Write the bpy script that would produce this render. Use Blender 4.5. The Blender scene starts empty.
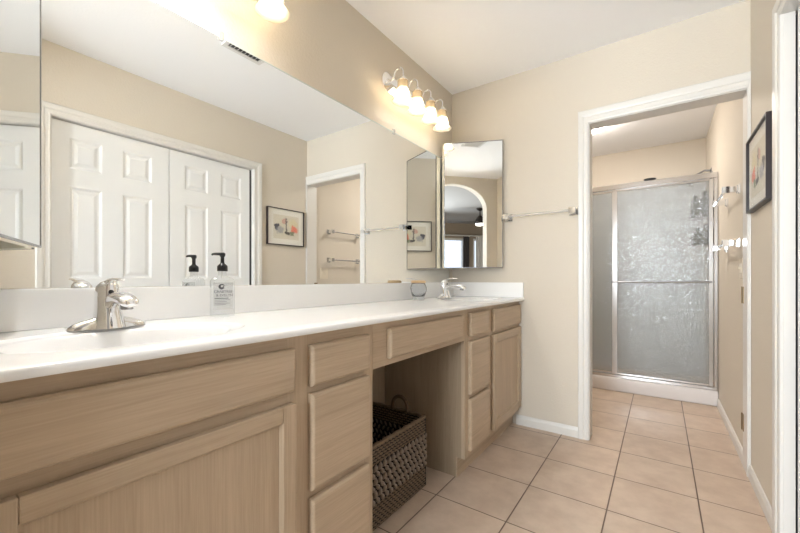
import bpy, bmesh, math, random
from mathutils import Vector, Matrix
random.seed(7)
S = bpy.context.scene
COL = S.collection
PI = math.pi

# ------------------------------------------------------------------ camera
cam_d = bpy.data.cameras.new('camera')
cam = bpy.data.objects.new('camera', cam_d)
COL.objects.link(cam)
cam_d.sensor_width = 36.0
cam_d.lens = 368.22 / 800 * 36.0
cam_d.shift_y = 12.43 / 800
cam_d.clip_start = 0.01
cam.location = (1.3202, 0.0, 1.0099)
cam.rotation_euler = (PI / 2, 0, math.radians(35.273))
S.camera = cam

# ------------------------------------------------------------------ view, world, large lights
S.view_settings.view_transform = 'Standard'
S.view_settings.look = 'None'
S.view_settings.gamma = 1.0
S.view_settings.use_curve_mapping = False
S.view_settings.exposure = 1.87

W = bpy.data.worlds.new('sky')
S.world = W
W.use_nodes = True
W.node_tree.nodes['Background'].inputs[0].default_value = (0.75, 0.86, 1.0, 1)
W.node_tree.nodes['Background'].inputs[1].default_value = 0.42


def area(name, loc, target, sx, sy, power, color=(1, 1, 1)):
    d = bpy.data.lights.new(name, 'AREA')
    d.shape = 'RECTANGLE'
    d.size, d.size_y, d.energy, d.color = sx, sy, power, color
    o = bpy.data.objects.new(name, d)
    COL.objects.link(o)
    o.location = loc
    o.rotation_euler = (Vector(target) - Vector(loc)).to_track_quat('-Z', 'Y').to_euler()
    return o


area('bedroom_daylight_fill', (0.7, -2.6, 1.45), (1.0, 1.2, 1.35), 1.3, 1.3, 50, (0.86, 0.94, 1.0))  # added mid-room lamp standing in for window daylight, aimed through the arch
area('bedroom_bounce_fill', (2.2, -2.2, 0.5), (2.2, -2.2, 2.4), 3.0, 2.5, 1.5, (1.0, 0.97, 0.93))  # added upward lamp standing in for light bounced around the bedroom
LAMP = 6.0          # emission strength of the far vanity bulbs
LAMP_BOOST = 250.0    # unseen near bulb, boosted to light the whole room
WARM = (1.0, 0.965, 0.90)

# ------------------------------------------------------------------ materials
def new_mat(name):
    m = bpy.data.materials.new(name)
    m.use_nodes = True
    return m, m.node_tree.nodes, m.node_tree.links, m.node_tree.nodes['Principled BSDF']


def srgb(r, g, b):
    f = lambda c: (c / 255 / 12.92) if c / 255 <= 0.04045 else ((c / 255 + 0.055) / 1.055) ** 2.4
    return (f(r), f(g), f(b), 1)


def plain(name, col, rough=0.5, metal=0.0, coat=0.0, bump=0.0, bscale=200.0, spec=0.5):
    m, N, L, P = new_mat(name)
    P.inputs['Base Color'].default_value = col
    P.inputs['Roughness'].default_value = rough
    P.inputs['Metallic'].default_value = metal
    P.inputs['Coat Weight'].default_value = coat
    P.inputs['Specular IOR Level'].default_value = spec
    if bump:
        tc = N.new('ShaderNodeTexCoord')
        n = N.new('ShaderNodeTexNoise')
        n.inputs['Scale'].default_value = bscale
        n.inputs['Detail'].default_value = 3
        b = N.new('ShaderNodeBump')
        b.inputs['Strength'].default_value = bump
        b.inputs['Distance'].default_value = 0.004
        L.new(tc.outputs['Object'], n.inputs['Vector'])
        L.new(n.outputs['Fac'], b.inputs['Height'])
        L.new(b.outputs['Normal'], P.inputs['Normal'])
    return m


def wood(name, axis, c1, c2, rough=0.42):
    """pickled oak, grain along the given axis"""
    m, N, L, P = new_mat(name)
    tc = N.new('ShaderNodeTexCoord')
    mp = N.new('ShaderNodeMapping')
    sc = [26.0, 26.0, 26.0]
    sc['xyz'.index(axis)] = 1.1
    mp.inputs['Scale'].default_value = sc
    n1 = N.new('ShaderNodeTexNoise')
    n1.inputs['Scale'].default_value = 1.0
    n1.inputs['Detail'].default_value = 6
    n1.inputs['Roughness'].default_value = 0.62
    n1.inputs['Distortion'].default_value = 0.6
    mp2 = N.new('ShaderNodeMapping')
    sc2 = [260.0, 260.0, 260.0]
    sc2['xyz'.index(axis)] = 8.0
    mp2.inputs['Scale'].default_value = sc2
    n2 = N.new('ShaderNodeTexNoise')
    n2.inputs['Scale'].default_value = 1.0
    n2.inputs['Detail'].default_value = 2
    mix = N.new('ShaderNodeMix')
    mix.data_type = 'FLOAT'
    mix.inputs[0].default_value = 0.35
    cr = N.new('ShaderNodeValToRGB')
    cr.color_ramp.elements[0].position = 0.34
    cr.color_ramp.elements[0].color = c1
    cr.color_ramp.elements[1].position = 0.62
    cr.color_ramp.elements[1].color = c2
    L.new(tc.outputs['Object'], mp.inputs['Vector'])
    L.new(tc.outputs['Object'], mp2.inputs['Vector'])
    L.new(mp.outputs['Vector'], n1.inputs['Vector'])
    L.new(mp2.outputs['Vector'], n2.inputs['Vector'])
    L.new(n1.outputs['Fac'], mix.inputs[2])
    L.new(n2.outputs['Fac'], mix.inputs[3])
    L.new(mix.outputs[0], cr.inputs['Fac'])
    L.new(cr.outputs['Color'], P.inputs['Base Color'])
    P.inputs['Roughness'].default_value = rough
    b = N.new('ShaderNodeBump')
    b.inputs['Strength'].default_value = 0.12
    b.inputs['Distance'].default_value = 0.002
    L.new(mix.outputs[0], b.inputs['Height'])
    L.new(b.outputs['Normal'], P.inputs['Normal'])
    return m


def tile_mat():
    m, N, L, P = new_mat('floor_tile')
    T, X0, Y0 = 0.33243, 1.4608, 2.1693
    geo = N.new('ShaderNodeNewGeometry')
    mp = N.new('ShaderNodeMapping')
    mp.inputs['Location'].default_value = (-X0 / T + 20, -Y0 / T + 20, 0)
    mp.inputs['Scale'].default_value = (1 / T, 1 / T, 1 / T)
    L.new(geo.outputs['Position'], mp.inputs['Vector'])
    fr = N.new('ShaderNodeVectorMath'); fr.operation = 'FRACTION'
    fl = N.new('ShaderNodeVectorMath'); fl.operation = 'FLOOR'
    L.new(mp.outputs['Vector'], fr.inputs[0])
    L.new(mp.outputs['Vector'], fl.inputs[0])
    sx = N.new('ShaderNodeSeparateXYZ')
    L.new(fr.outputs[0], sx.inputs[0])

    def dist(sock):
        a = N.new('ShaderNodeMath'); a.operation = 'SUBTRACT'; a.inputs[0].default_value = 1.0
        L.new(sock, a.inputs[1])
        b = N.new('ShaderNodeMath'); b.operation = 'MINIMUM'
        L.new(sock, b.inputs[0]); L.new(a.outputs[0], b.inputs[1])
        return b.outputs[0]
    mn = N.new('ShaderNodeMath'); mn.operation = 'MINIMUM'
    L.new(dist(sx.outputs[0]), mn.inputs[0])
    L.new(dist(sx.outputs[1]), mn.inputs[1])
    ramp = N.new('ShaderNodeMapRange')
    ramp.inputs['From Min'].default_value = 0.0055
    ramp.inputs['From Max'].default_value = 0.0105
    L.new(mn.outputs[0], ramp.inputs['Value'])
    wn = N.new('ShaderNodeTexWhiteNoise'); wn.noise_dimensions = '2D'
    L.new(fl.outputs[0], wn.inputs['Vector'])
    ad = N.new('ShaderNodeVectorMath'); ad.operation = 'MULTIPLY_ADD'
    ad.inputs[1].default_value = (7, 7, 7)
    L.new(wn.outputs['Color'], ad.inputs[0])
    L.new(geo.outputs['Position'], ad.inputs[2])
    ns = N.new('ShaderNodeTexNoise')
    ns.inputs['Scale'].default_value = 9
    ns.inputs['Detail'].default_value = 7
    ns.inputs['Roughness'].default_value = 0.6
    L.new(ad.outputs[0], ns.inputs['Vector'])
    cr = N.new('ShaderNodeValToRGB')
    cr.color_ramp.elements[0].position = 0.35
    cr.color_ramp.elements[0].color = srgb(192, 170, 151)
    cr.color_ramp.elements[1].position = 0.66
    cr.color_ramp.elements[1].color = srgb(208, 188, 169)
    L.new(ns.outputs['Fac'], cr.inputs['Fac'])
    hsv = N.new('ShaderNodeHueSaturation')
    vr = N.new('ShaderNodeMapRange')
    vr.inputs['To Min'].default_value = 0.95
    vr.inputs['To Max'].default_value = 1.04
    L.new(wn.outputs['Value'], vr.inputs['Value'])
    L.new(vr.outputs[0], hsv.inputs['Value'])
    L.new(cr.outputs['Color'], hsv.inputs['Color'])
    mx = N.new('ShaderNodeMix'); mx.data_type = 'RGBA'
    mx.inputs[6].default_value = srgb(104, 82, 68)
    L.new(ramp.outputs[0], mx.inputs[0])
    L.new(hsv.outputs['Color'], mx.inputs[7])
    L.new(mx.outputs[2], P.inputs['Base Color'])
    P.inputs['Roughness'].default_value = 0.38
    b = N.new('ShaderNodeBump')
    b.inputs['Strength'].default_value = 0.5
    b.inputs['Distance'].default_value = 0.003
    L.new(ramp.outputs[0], b.inputs['Height'])
    L.new(b.outputs['Normal'], P.inputs['Normal'])
    return m


def mirror_mat(name, col):
    m, N, L, P = new_mat(name)
    P.inputs['Base Color'].default_value = col
    P.inputs['Metallic'].default_value = 1
    P.inputs['Roughness'].default_value = 0.0
    return m


def thin_clear(name, tint, rough=0.03, gloss=1.0, body=0.0, bodycol=(0.9, 0.9, 0.9, 1)):
    """thin clear pane or plastic: transparent, Fresnel gloss, optional milky body"""
    m, N, L, P = new_mat(name)
    out = N['Material Output']
    tr = N.new('ShaderNodeBsdfTransparent'); tr.inputs[0].default_value = tint
    gl = N.new('ShaderNodeBsdfGlossy'); gl.inputs['Roughness'].default_value = rough
    fr = N.new('ShaderNodeFresnel'); fr.inputs['IOR'].default_value = 1.45
    mul = N.new('ShaderNodeMath'); mul.operation = 'MULTIPLY'; mul.inputs[1].default_value = gloss
    mix = N.new('ShaderNodeMixShader')
    geo = N.new('ShaderNodeNewGeometry')
    inv = N.new('ShaderNodeMath'); inv.operation = 'SUBTRACT'; inv.inputs[0].default_value = 1.0
    L.new(geo.outputs['Backfacing'], inv.inputs[1])
    ff = N.new('ShaderNodeMath'); ff.operation = 'MULTIPLY'
    L.new(fr.outputs[0], ff.inputs[0]); L.new(inv.outputs[0], ff.inputs[1])
    L.new(ff.outputs[0], mul.inputs[0])
    L.new(mul.outputs[0], mix.inputs[0])
    src = tr.outputs[0]
    if body:
        df = N.new('ShaderNodeBsdfTranslucent'); df.inputs[0].default_value = bodycol
        d2 = N.new('ShaderNodeBsdfDiffuse'); d2.inputs[0].default_value = bodycol
        a = N.new('ShaderNodeMixShader'); a.inputs[0].default_value = 0.5
        L.new(df.outputs[0], a.inputs[1]); L.new(d2.outputs[0], a.inputs[2])
        c = N.new('ShaderNodeMixShader'); c.inputs[0].default_value = body
        L.new(tr.outputs[0], c.inputs[1]); L.new(a.outputs[0], c.inputs[2])
        src = c.outputs[0]
    L.new(src, mix.inputs[1])
    L.new(gl.outputs[0], mix.inputs[2])
    L.new(mix.outputs[0], out.inputs['Surface'])
    return m


def rain_glass():
    """obscure shower glass with a rippled face"""
    m, N, L, P = new_mat('rippled_shower_glass')
    out = N['Material Output']
    tc = N.new('ShaderNodeTexCoord')
    mp = N.new('ShaderNodeMapping'); mp.inputs['Scale'].default_value = (1, 1, 0.8)
    n = N.new('ShaderNodeTexNoise')
    n.inputs['Scale'].default_value = 58
    n.inputs['Detail'].default_value = 1.5
    n.inputs['Distortion'].default_value = 0.8
    L.new(tc.outputs['Object'], mp.inputs['Vector'])
    L.new(mp.outputs['Vector'], n.inputs['Vector'])
    b = N.new('ShaderNodeBump'); b.inputs['Strength'].default_value = 0.8
    b.inputs['Distance'].default_value = 0.008
    L.new(n.outputs['Fac'], b.inputs['Height'])
    rf = N.new('ShaderNodeBsdfRefraction')
    rf.inputs['IOR'].default_value = 1.12
    rf.inputs['Roughness'].default_value = 0.11
    rf.inputs['Color'].default_value = (0.80, 0.82, 0.83, 1)
    df = N.new('ShaderNodeBsdfTranslucent'); df.inputs[0].default_value = (0.66, 0.69, 0.71, 1)
    d2 = N.new('ShaderNodeBsdfDiffuse'); d2.inputs[0].default_value = (0.62, 0.65, 0.67, 1)
    gl = N.new('ShaderNodeBsdfGlossy'); gl.inputs['Roughness'].default_value = 0.07
    a = N.new('ShaderNodeMixShader'); a.inputs[0].default_value = 0.5
    L.new(df.outputs[0], a.inputs[1]); L.new(d2.outputs[0], a.inputs[2])
    c = N.new('ShaderNodeMixShader'); c.inputs[0].default_value = 0.24
    L.new(rf.outputs[0], c.inputs[1]); L.new(a.outputs[0], c.inputs[2])
    fr = N.new('ShaderNodeFresnel'); fr.inputs['IOR'].default_value = 2.0
    mx = N.new('ShaderNodeMixShader')
    L.new(b.outputs['Normal'], rf.inputs['Normal'])
    L.new(b.outputs['Normal'], gl.inputs['Normal'])
    L.new(b.outputs['Normal'], fr.inputs['Normal'])
    geo = N.new('ShaderNodeNewGeometry')
    inv = N.new('ShaderNodeMath'); inv.operation = 'SUBTRACT'; inv.inputs[0].default_value = 1.0
    L.new(geo.outputs['Backfacing'], inv.inputs[1])
    ff = N.new('ShaderNodeMath'); ff.operation = 'MULTIPLY'
    L.new(fr.outputs[0], ff.inputs[0]); L.new(inv.outputs[0], ff.inputs[1])
    L.new(ff.outputs[0], mx.inputs[0])
    L.new(c.outputs[0], mx.inputs[1]); L.new(gl.outputs[0], mx.inputs[2])
    L.new(mx.outputs[0], out.inputs['Surface'])
    return m


def glow(name, col, strength):
    m, N, L, P = new_mat(name)
    P.inputs['Base Color'].default_value = col
    P.inputs['Emission Color'].default_value = col
    P.inputs['Emission Strength'].default_value = strength
    return m


def art_mat():
    """loose watercolour: pale wash, grey ink figure, dark strokes, salmon bloom (object Y = along wall, Z up)"""
    m, N, L, P = new_mat('watercolour_paper')
    tc = N.new('ShaderNodeTexCoord')
    ns = N.new('ShaderNodeTexNoise'); ns.inputs['Scale'].default_value = 26; ns.inputs['Detail'].default_value = 5
    L.new(tc.outputs['Object'], ns.inputs['Vector'])
    off = N.new('ShaderNodeVectorMath'); off.operation = 'MULTIPLY_ADD'
    off.inputs[1].default_value = (0.07, 0.07, 0.07)
    L.new(ns.outputs['Color'], off.inputs[0])
    L.new(tc.outputs['Object'], off.inputs[2])
    cur = None
    spots = [((0.02, 0.00), (0.15, 0.11), (206, 200, 180), 0.5),
             ((0.08, 0.035), (0.055, 0.05), (226, 214, 165), 0.5),
             ((0.092, -0.015), (0.045, 0.042), (232, 120, 100), 0.9),
             ((0.06, -0.055), (0.035, 0.025), (112, 122, 88), 0.8),
             ((-0.115, 0.0), (0.03, 0.035), (70, 72, 84), 0.95),
             ((-0.075, -0.035), (0.05, 0.04), (150, 150, 160), 0.7),
             ((-0.02, 0.06), (0.035, 0.03), (205, 150, 138), 0.7),
             ((0.0, 0.02), (0.012, 0.08), (96, 92, 92), 0.85),
             ((0.005, -0.06), (0.028, 0.02), (62, 58, 58), 0.9)]
    base = srgb(222, 216, 200)
    for (cy, cz), (ry, rz), col, op in spots:
        mp = N.new('ShaderNodeMapping')
        mp.inputs['Scale'].default_value = (0, 1 / ry, 1 / rz)
        mp.inputs['Location'].default_value = (0, -(cy + 0.035) / ry, -(cz + 0.035) / rz)
        L.new(off.outputs[0], mp.inputs['Vector'])
        ln = N.new('ShaderNodeVectorMath'); ln.operation = 'LENGTH'
        L.new(mp.outputs['Vector'], ln.inputs[0])
        mr = N.new('ShaderNodeMapRange')
        mr.inputs['From Min'].default_value = 1.05; mr.inputs['From Max'].default_value = 0.7
        mr.inputs['To Max'].default_value = op
        L.new(ln.outputs['Value'], mr.inputs['Value'])
        mx = N.new('ShaderNodeMix'); mx.data_type = 'RGBA'
        L.new(mr.outputs[0], mx.inputs[0])
        if cur is None:
            mx.inputs[6].default_value = base
        else:
            L.new(cur, mx.inputs[6])
        mx.inputs[7].default_value = srgb(*col)
        cur = mx.outputs[2]
    L.new(cur, P.inputs['Base Color'])
    P.inputs['Roughness'].default_value = 0.7
    return m


M = dict(
    wall=plain('beige_wall_paint', srgb(213, 204, 190), 0.75, bump=0.35, bscale=110),
    ceil=plain('white_ceiling_paint', srgb(250, 251, 254), 0.9, bump=0.25, bscale=90),
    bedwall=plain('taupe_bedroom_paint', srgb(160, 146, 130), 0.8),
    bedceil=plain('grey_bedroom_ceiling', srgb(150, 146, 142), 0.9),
    carpet=plain('beige_carpet', srgb(180, 165, 148), 0.95, bump=0.6, bscale=300),
    trim=plain('white_semigloss_trim', srgb(224, 221, 216), 0.35),
    door=plain('white_closet_door_paint', srgb(238, 239, 240), 0.32),
    tile=tile_mat(),
    wood_h=wood('pickled_oak_grain_along', 'y', srgb(172, 151, 126), srgb(194, 172, 147)),
    wood_v=wood('pickled_oak_grain_upright', 'z', srgb(172, 151, 126), srgb(194, 172, 147)),
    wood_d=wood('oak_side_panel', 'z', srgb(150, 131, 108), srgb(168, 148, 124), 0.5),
    counter=plain('cultured_marble', srgb(244, 244, 244), 0.16, coat=0.1),
    mirror=mirror_mat('mirror_silver', (0.925, 0.945, 0.945, 1)),
    mirror_edge=plain('mirror_edge', srgb(200, 210, 205), 0.15),
    chrome=plain('chrome', (0.88, 0.88, 0.89, 1), 0.07, 1),
    chrome_dark=plain('brushed_chrome', (0.34, 0.34, 0.35, 1), 0.25, 1),
    alu=plain('polished_aluminium', (0.62, 0.61, 0.61, 1), 0.18, 1),
    black=plain('black_plastic', srgb(22, 22, 24), 0.3),
    frame=plain('black_frame_wood', srgb(46, 36, 38), 0.35),
    mat=plain('white_mat_board', srgb(236, 233, 224), 0.8),
    art=art_mat(),
    pane=thin_clear('picture_glass', (0.99, 0.99, 0.99, 1), 0.01, 0.6),
    bottle=thin_clear('clear_plastic', (0.95, 0.96, 0.965, 1), 0.05, 1.6, 0.04),
    crystal=None,
    acrylic=thin_clear('clear_acrylic', (0.93, 0.93, 0.92, 1), 0.08, 1.5, 0.30),
    ink=plain('grey_label_ink', srgb(58, 60, 66), 0.6),
    label=thin_clear('frosted_label', (0.97, 0.97, 0.97, 1), 0.2, 0.6, 0.15),
    tan=plain('tan_lid', srgb(206, 176, 136), 0.55),
    bulb=glow('lit_bulb', (*WARM, 1), LAMP),
    bulb_boost=glow('boosted_fill_bulb', (0.97, 0.985, 1.0, 1), LAMP_BOOST),
    shade=thin_clear('frosted_bell_glass', (1.0, 0.93, 0.80, 1), 0.1, 1.0, 0.42, (1.0, 0.93, 0.80, 1)),
    collar=thin_clear('amber_collar_glass', (0.9, 0.78, 0.58, 1), 0.15, 1.0, 0.85, (0.52, 0.45, 0.34, 1)),
    showerglass=rain_glass(),
    showerwall=plain('shower_surround', srgb(206, 208, 210), 0.3),
    curb=plain('white_shower_curb', srgb(228, 222, 220), 0.35),
    wicker=plain('grey_brown_hyacinth', srgb(138, 122, 108), 0.45, bump=0.5, bscale=160),
    wicker_l=plain('pale_woven_seagrass', srgb(118, 98, 78), 0.6, bump=0.5, bscale=160),
    wicker_h=plain('brown_rope_handle', srgb(98, 74, 54), 0.6, bump=0.5, bscale=160),
    wicker_d=plain('dark_woven_core', srgb(26, 19, 15), 0.8),
    plate=plain('ivory_switch_plate', srgb(226, 216, 198), 0.4),
    brass=plain('old_brass', (0.30, 0.22, 0.13, 1), 0.4, 1),
    fan=plain('dark_bronze', srgb(44, 36, 32), 0.4, 0.4),
    fanlight=glow('fan_light_lens', (1.0, 0.95, 0.86, 1), 4.0),
    dome=glow('lit_ceiling_dome', (1.0, 0.92, 0.83, 1), 28.0),
    curtain=plain('white_sheer_curtain', srgb(226, 224, 222), 0.8),
    drape=plain('charcoal_drape', srgb(74, 70, 70), 0.8),
    grey_item=plain('dark_bottle_plastic', srgb(52, 56, 58), 0.35),
    vent=plain('white_enamel', srgb(228, 228, 228), 0.4),
    cream=plain('cream_enamel', srgb(248, 240, 220), 0.4),
    gapdark=plain('gap_shadow_grey', srgb(70, 70, 72), 0.6),  # dark grey standing for shade in the slat and door gaps
    leaf=plain('tree_leaves', srgb(120, 140, 110), 0.8),
)
_m, _N, _L, _P = new_mat('crystal_glass')
_P.inputs['Transmission Weight'].default_value = 1
_P.inputs['Roughness'].default_value = 0.02
_P.inputs['IOR'].default_value = 1.45
_P.inputs['Base Color'].default_value = (0.86, 0.88, 0.9, 1)
M['crystal'] = _m

# ------------------------------------------------------------------ mesh helpers
def box(bm, a, b, bev=0.0, seg=2):
    a = Vector(a); b = Vector(b)
    mn = Vector([min(a[i], b[i]) for i in range(3)]); mx = Vector([max(a[i], b[i]) for i in range(3)])
    r = bmesh.ops.create_cube(bm, size=1.0, matrix=Matrix.Translation((mn + mx) / 2) @ Matrix.Diagonal((*(mx - mn), 1)))
    if bev:
        es = list({e for v in r['verts'] for e in v.link_edges})
        bmesh.ops.bevel(bm, geom=es, offset=min(bev, 0.49 * min(mx - mn)), segments=seg, affect='EDGES', profile=0.5)
    return bm


def loft(bm, secs, n=20, cap=True):
    """secs: (centre, axis_u, axis_v) with axes already scaled"""
    rings = []
    for c, u, v in secs:
        c, u, v = Vector(c), Vector(u), Vector(v)
        rings.append([bm.verts.new(c + u * math.cos(2 * PI * k / n) + v * math.sin(2 * PI * k / n)) for k in range(n)])
    for a, b in zip(rings, rings[1:]):
        for k in range(n):
            bm.faces.new((a[k], a[(k + 1) % n], b[(k + 1) % n], b[k]))
    if cap:
        bm.faces.new(rings[0][::-1]); bm.faces.new(rings[-1])
    return bm


def tube(bm, pts, r, n=10, closed=False, flat=1.0):
    pts = [Vector(p) for p in pts]
    m = len(pts)
    rr = r if isinstance(r, (list, tuple)) else [r] * m
    rings = []
    prev = None
    for i, p in enumerate(pts):
        if closed:
            t = pts[(i + 1) % m] - pts[i - 1]
        else:
            t = pts[min(i + 1, m - 1)] - pts[max(i - 1, 0)]
        t.normalize()
        if prev is None:
            ref = Vector((0, 0, 1)) if abs(t.z) < 0.9 else Vector((1, 0, 0))
            u = t.cross(ref).normalized()
        else:
            u = (prev - t * prev.dot(t)).normalized()
        prev = u
        v = t.cross(u)
        rings.append([bm.verts.new(p + u * rr[i] * math.cos(2 * PI * k / n) + v * rr[i] * flat * math.sin(2 * PI * k / n)) for k in range(n)])
    seq = list(zip(rings, rings[1:])) + ([(rings[-1], rings[0])] if closed else [])
    for a, b in seq:
        for k in range(n):
            bm.faces.new((a[k], a[(k + 1) % n], b[(k + 1) % n], b[k]))
    if not closed:
        bm.faces.new(rings[0][::-1]); bm.faces.new(rings[-1])
    return bm


def lathe(bm, prof, c, n=28, axis=(0, 0, 1), cap=True):
    """prof: list of (radius, distance along axis) from point c"""
    ax = Vector(axis).normalized()
    ref = Vector((1, 0, 0)) if abs(ax.x) < 0.9 else Vector((0, 1, 0))
    u = ax.cross(ref).normalized(); v = ax.cross(u)
    c = Vector(c)
    loft(bm, [(c + ax * h, u * max(r, 1e-4), v * max(r, 1e-4)) for r, h in prof], n, cap)
    return bm


def prism(bm, poly, axis, a, b):
    """extrude a 2D polygon along axis ('x','y','z') from a to b"""
    def P(p, t):
        return {'x': (t, p[0], p[1]), 'y': (p[0], t, p[1]), 'z': (p[0], p[1], t)}[axis]
    A = [bm.verts.new(P(p, a)) for p in poly]; B = [bm.verts.new(P(p, b)) for p in poly]
    bm.faces.new(A); bm.faces.new(B[::-1])
    n = len(poly)
    for k in range(n):
        bm.faces.new((A[k], B[k], B[(k + 1) % n], A[(k + 1) % n]))
    return bm


def obj(name, bm, mat, parent=None, smooth=False, autos=None):
    bmesh.ops.recalc_face_normals(bm, faces=bm.faces[:])
    me = bpy.data.meshes.new(name)
    xs = [v.co for v in bm.verts]
    if parent is None:
        lo = [min(c[i] for c in xs) for i in range(3)]; hi = [max(c[i] for c in xs) for i in range(3)]
        org = Vector(((lo[0] + hi[0]) / 2, (lo[1] + hi[1]) / 2, lo[2]))
    else:
        org = WORLD[parent.name]
    bmesh.ops.translate(bm, verts=bm.verts[:], vec=-org)
    bm.to_mesh(me); bm.free()
    if smooth:
        for p in me.polygons:
            p.use_smooth = True
        if autos is not None:
            me.set_sharp_from_angle(angle=math.radians(autos))
    me.materials.append(mat)
    o = bpy.data.objects.new(name, me)
    COL.objects.link(o)
    if parent is None:
        o.location = org
    else:
        o.parent = parent
    WORLD[o.name] = org.copy()
    return o


WORLD = {}


def thing(name, label, cat, loc, group=None):
    o = bpy.data.objects.new(name, None)
    o.empty_display_size = 0.05
    COL.objects.link(o)
    o.location = loc
    WORLD[o.name] = Vector(loc)
    o['label'] = label; o['category'] = cat
    if group:
        o['group'] = group
    return o


def tag(o, label, cat, group=None):
    o['label'] = label; o['category'] = cat
    if group:
        o['group'] = group
    return o


def struct(name, bm, mat, parent=None, smooth=False, autos=None):
    o = obj(name, bm, mat, parent, smooth, autos)
    if parent is None:
        o['kind'] = 'structure'
    return o


def dup(root, loc, label, group=None, rotz=None):
    r = root.copy(); COL.objects.link(r)
    r.location = loc
    r['label'] = label
    if group:
        r['group'] = group
    if rotz is not None:
        r.rotation_euler = (0, 0, rotz)
    for ch in list(root.children):
        c = ch.copy(); COL.objects.link(c); c.parent = r
        for g in list(ch.children):
            d = g.copy(); COL.objects.link(d); d.parent = c
    return r


B = bmesh.new
H = 2.44
XR = 1.696
YE = 2.569

# ------------------------------------------------------------------ the setting
struct('floor', box(B(), (-0.12, -0.05, -0.1), (2.5, 4.95, 0)), M['tile'])
struct('floor_bedroom', box(B(), (-1.4, -4.2, -0.1), (4.8, -0.05, 0)), M['carpet'])
struct('ceiling', box(B(), (-0.12, -0.05, H), (2.5, 4.95, H + 0.1)), M['ceil'])
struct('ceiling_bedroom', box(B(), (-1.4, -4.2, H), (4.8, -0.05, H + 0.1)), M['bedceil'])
struct('wall_left', box(B(), (-0.12, 0.07, 0), (0, 4.95, H)), M['wall'])

bm = B()
box(bm, (0, YE, 0), (0.945, YE + 0.12, H))
box(bm, (0.945, YE, 1.995), (XR, YE + 0.12, H))
struct('wall_end', bm, M['wall'])

CX0, CX1, CZ = 0.594, 1.957, 2.005
bm = B()
box(bm, (XR, 0.07, 0), (XR + 0.12, CX0, H))
box(bm, (XR, CX0, CZ), (XR + 0.12, CX1 + 0.03, H))
box(bm, (XR, CX1 + 0.03, 0), (XR + 0.12, 4.95, H))
struct('wall_right', bm, M['wall'])
bm = B()
box(bm, (2.38, 0.3, 0), (2.5, 2.3, H))
box(bm, (XR + 0.12, 0.2, 0), (2.5, 0.3, H))
box(bm, (XR + 0.12, 2.3, 0), (2.5, 2.4, H))
struct('wall_closet', bm, M['wall'])
struct('wall_shower_back', box(B(), (-0.12, 4.83, 0), (XR + 0.12, 4.95, H)), M['wall'])
struct('wall_shower_lining', box(B(), (0.0, 4.815, 0.0), (XR, 4.83, 1.98)), M['showerwall'])

# near wall with the arched opening to the bedroom
AX0, AX1, AZ, AR = 0.57, 1.532, 2.0, 0.335
arc = [((AX0 + AX1) / 2 + (AX1 - AX0) / 2 * math.cos(t), AZ + AR * math.sin(t)) for t in [PI * k / 24 for k in range(25)]]
bm = B()
Y0, Y1 = -0.05, 0.07
outer = [(AX1, 0), (4.8, 0), (4.8, H), (-1.4, H), (-1.4, 0), (AX0, 0)]
fr = [];
prism(bm, [(-1.4, 0), (AX0, 0), (AX0, AZ), (-1.4, AZ)], 'y', Y0, Y1)
prism(bm, [(AX1, 0), (4.8, 0), (4.8, AZ), (AX1, AZ)], 'y', Y0, Y1)
top = [(-1.4, AZ)] + arc[::-1] + [(4.8, AZ), (4.8, H), (-1.4, H)]
for k in range(24):
    (xa, za), (xb, zb) = arc[k], arc[k + 1]
    prism(bm, [(xb, zb), (xa, za), (xa, H), (xb, H)], 'y', Y0, Y1)
prism(bm, [(-1.4, AZ), (AX0, AZ), (AX0, H), (-1.4, H)], 'y', Y0, Y1)
prism(bm, [(AX1, AZ), (4.8, AZ), (4.8, H), (AX1, H)], 'y', Y0, Y1)
struct('wall_near', bm, M['wall'])

# bedroom shell, windows in its far wall
WZ0, WZ1 = 0.65, 2.06
wins = [(1.55, 2.965), (3.20, 4.25)]
bm = B()
xs = [-1.4] + [v for w in wins for v in w] + [4.8]
for k in range(0, len(xs), 2):
    box(bm, (xs[k], -4.2, 0), (xs[k + 1], -4.0, H))
for a, b in wins:
    box(bm, (a, -4.2, 0), (b, -4.0, WZ0)); box(bm, (a, -4.2, WZ1), (b, -4.0, H))
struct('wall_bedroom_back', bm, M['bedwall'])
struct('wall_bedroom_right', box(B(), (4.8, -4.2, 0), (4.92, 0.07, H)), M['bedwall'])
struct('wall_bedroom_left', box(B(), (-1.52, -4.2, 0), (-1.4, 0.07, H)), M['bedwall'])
for i, (a, b) in enumerate(wins):
    bm = B()
    t = 0.05
    box(bm, (a, -4.12, WZ0), (a + t, -4.02, WZ1)); box(bm, (b - t, -4.12, WZ0), (b, -4.02, WZ1))
    box(bm, (a + t, -4.12, WZ0), (b - t, -4.02, WZ0 + t)); box(bm, (a + t, -4.12, WZ1 - t), (b - t, -4.02, WZ1))
    mid = (a + b) / 2
    box(bm, (mid - 0.02, -4.11, WZ0 + t), (mid + 0.02, -4.03, WZ1 - t))
    w = struct('window_%d' % (i + 1), bm, M['trim'])
    obj('window_pane', box(B(), (a + t, -4.075, WZ0 + t), (b - t, -4.068, WZ1 - t)), M['pane'], w)


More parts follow.
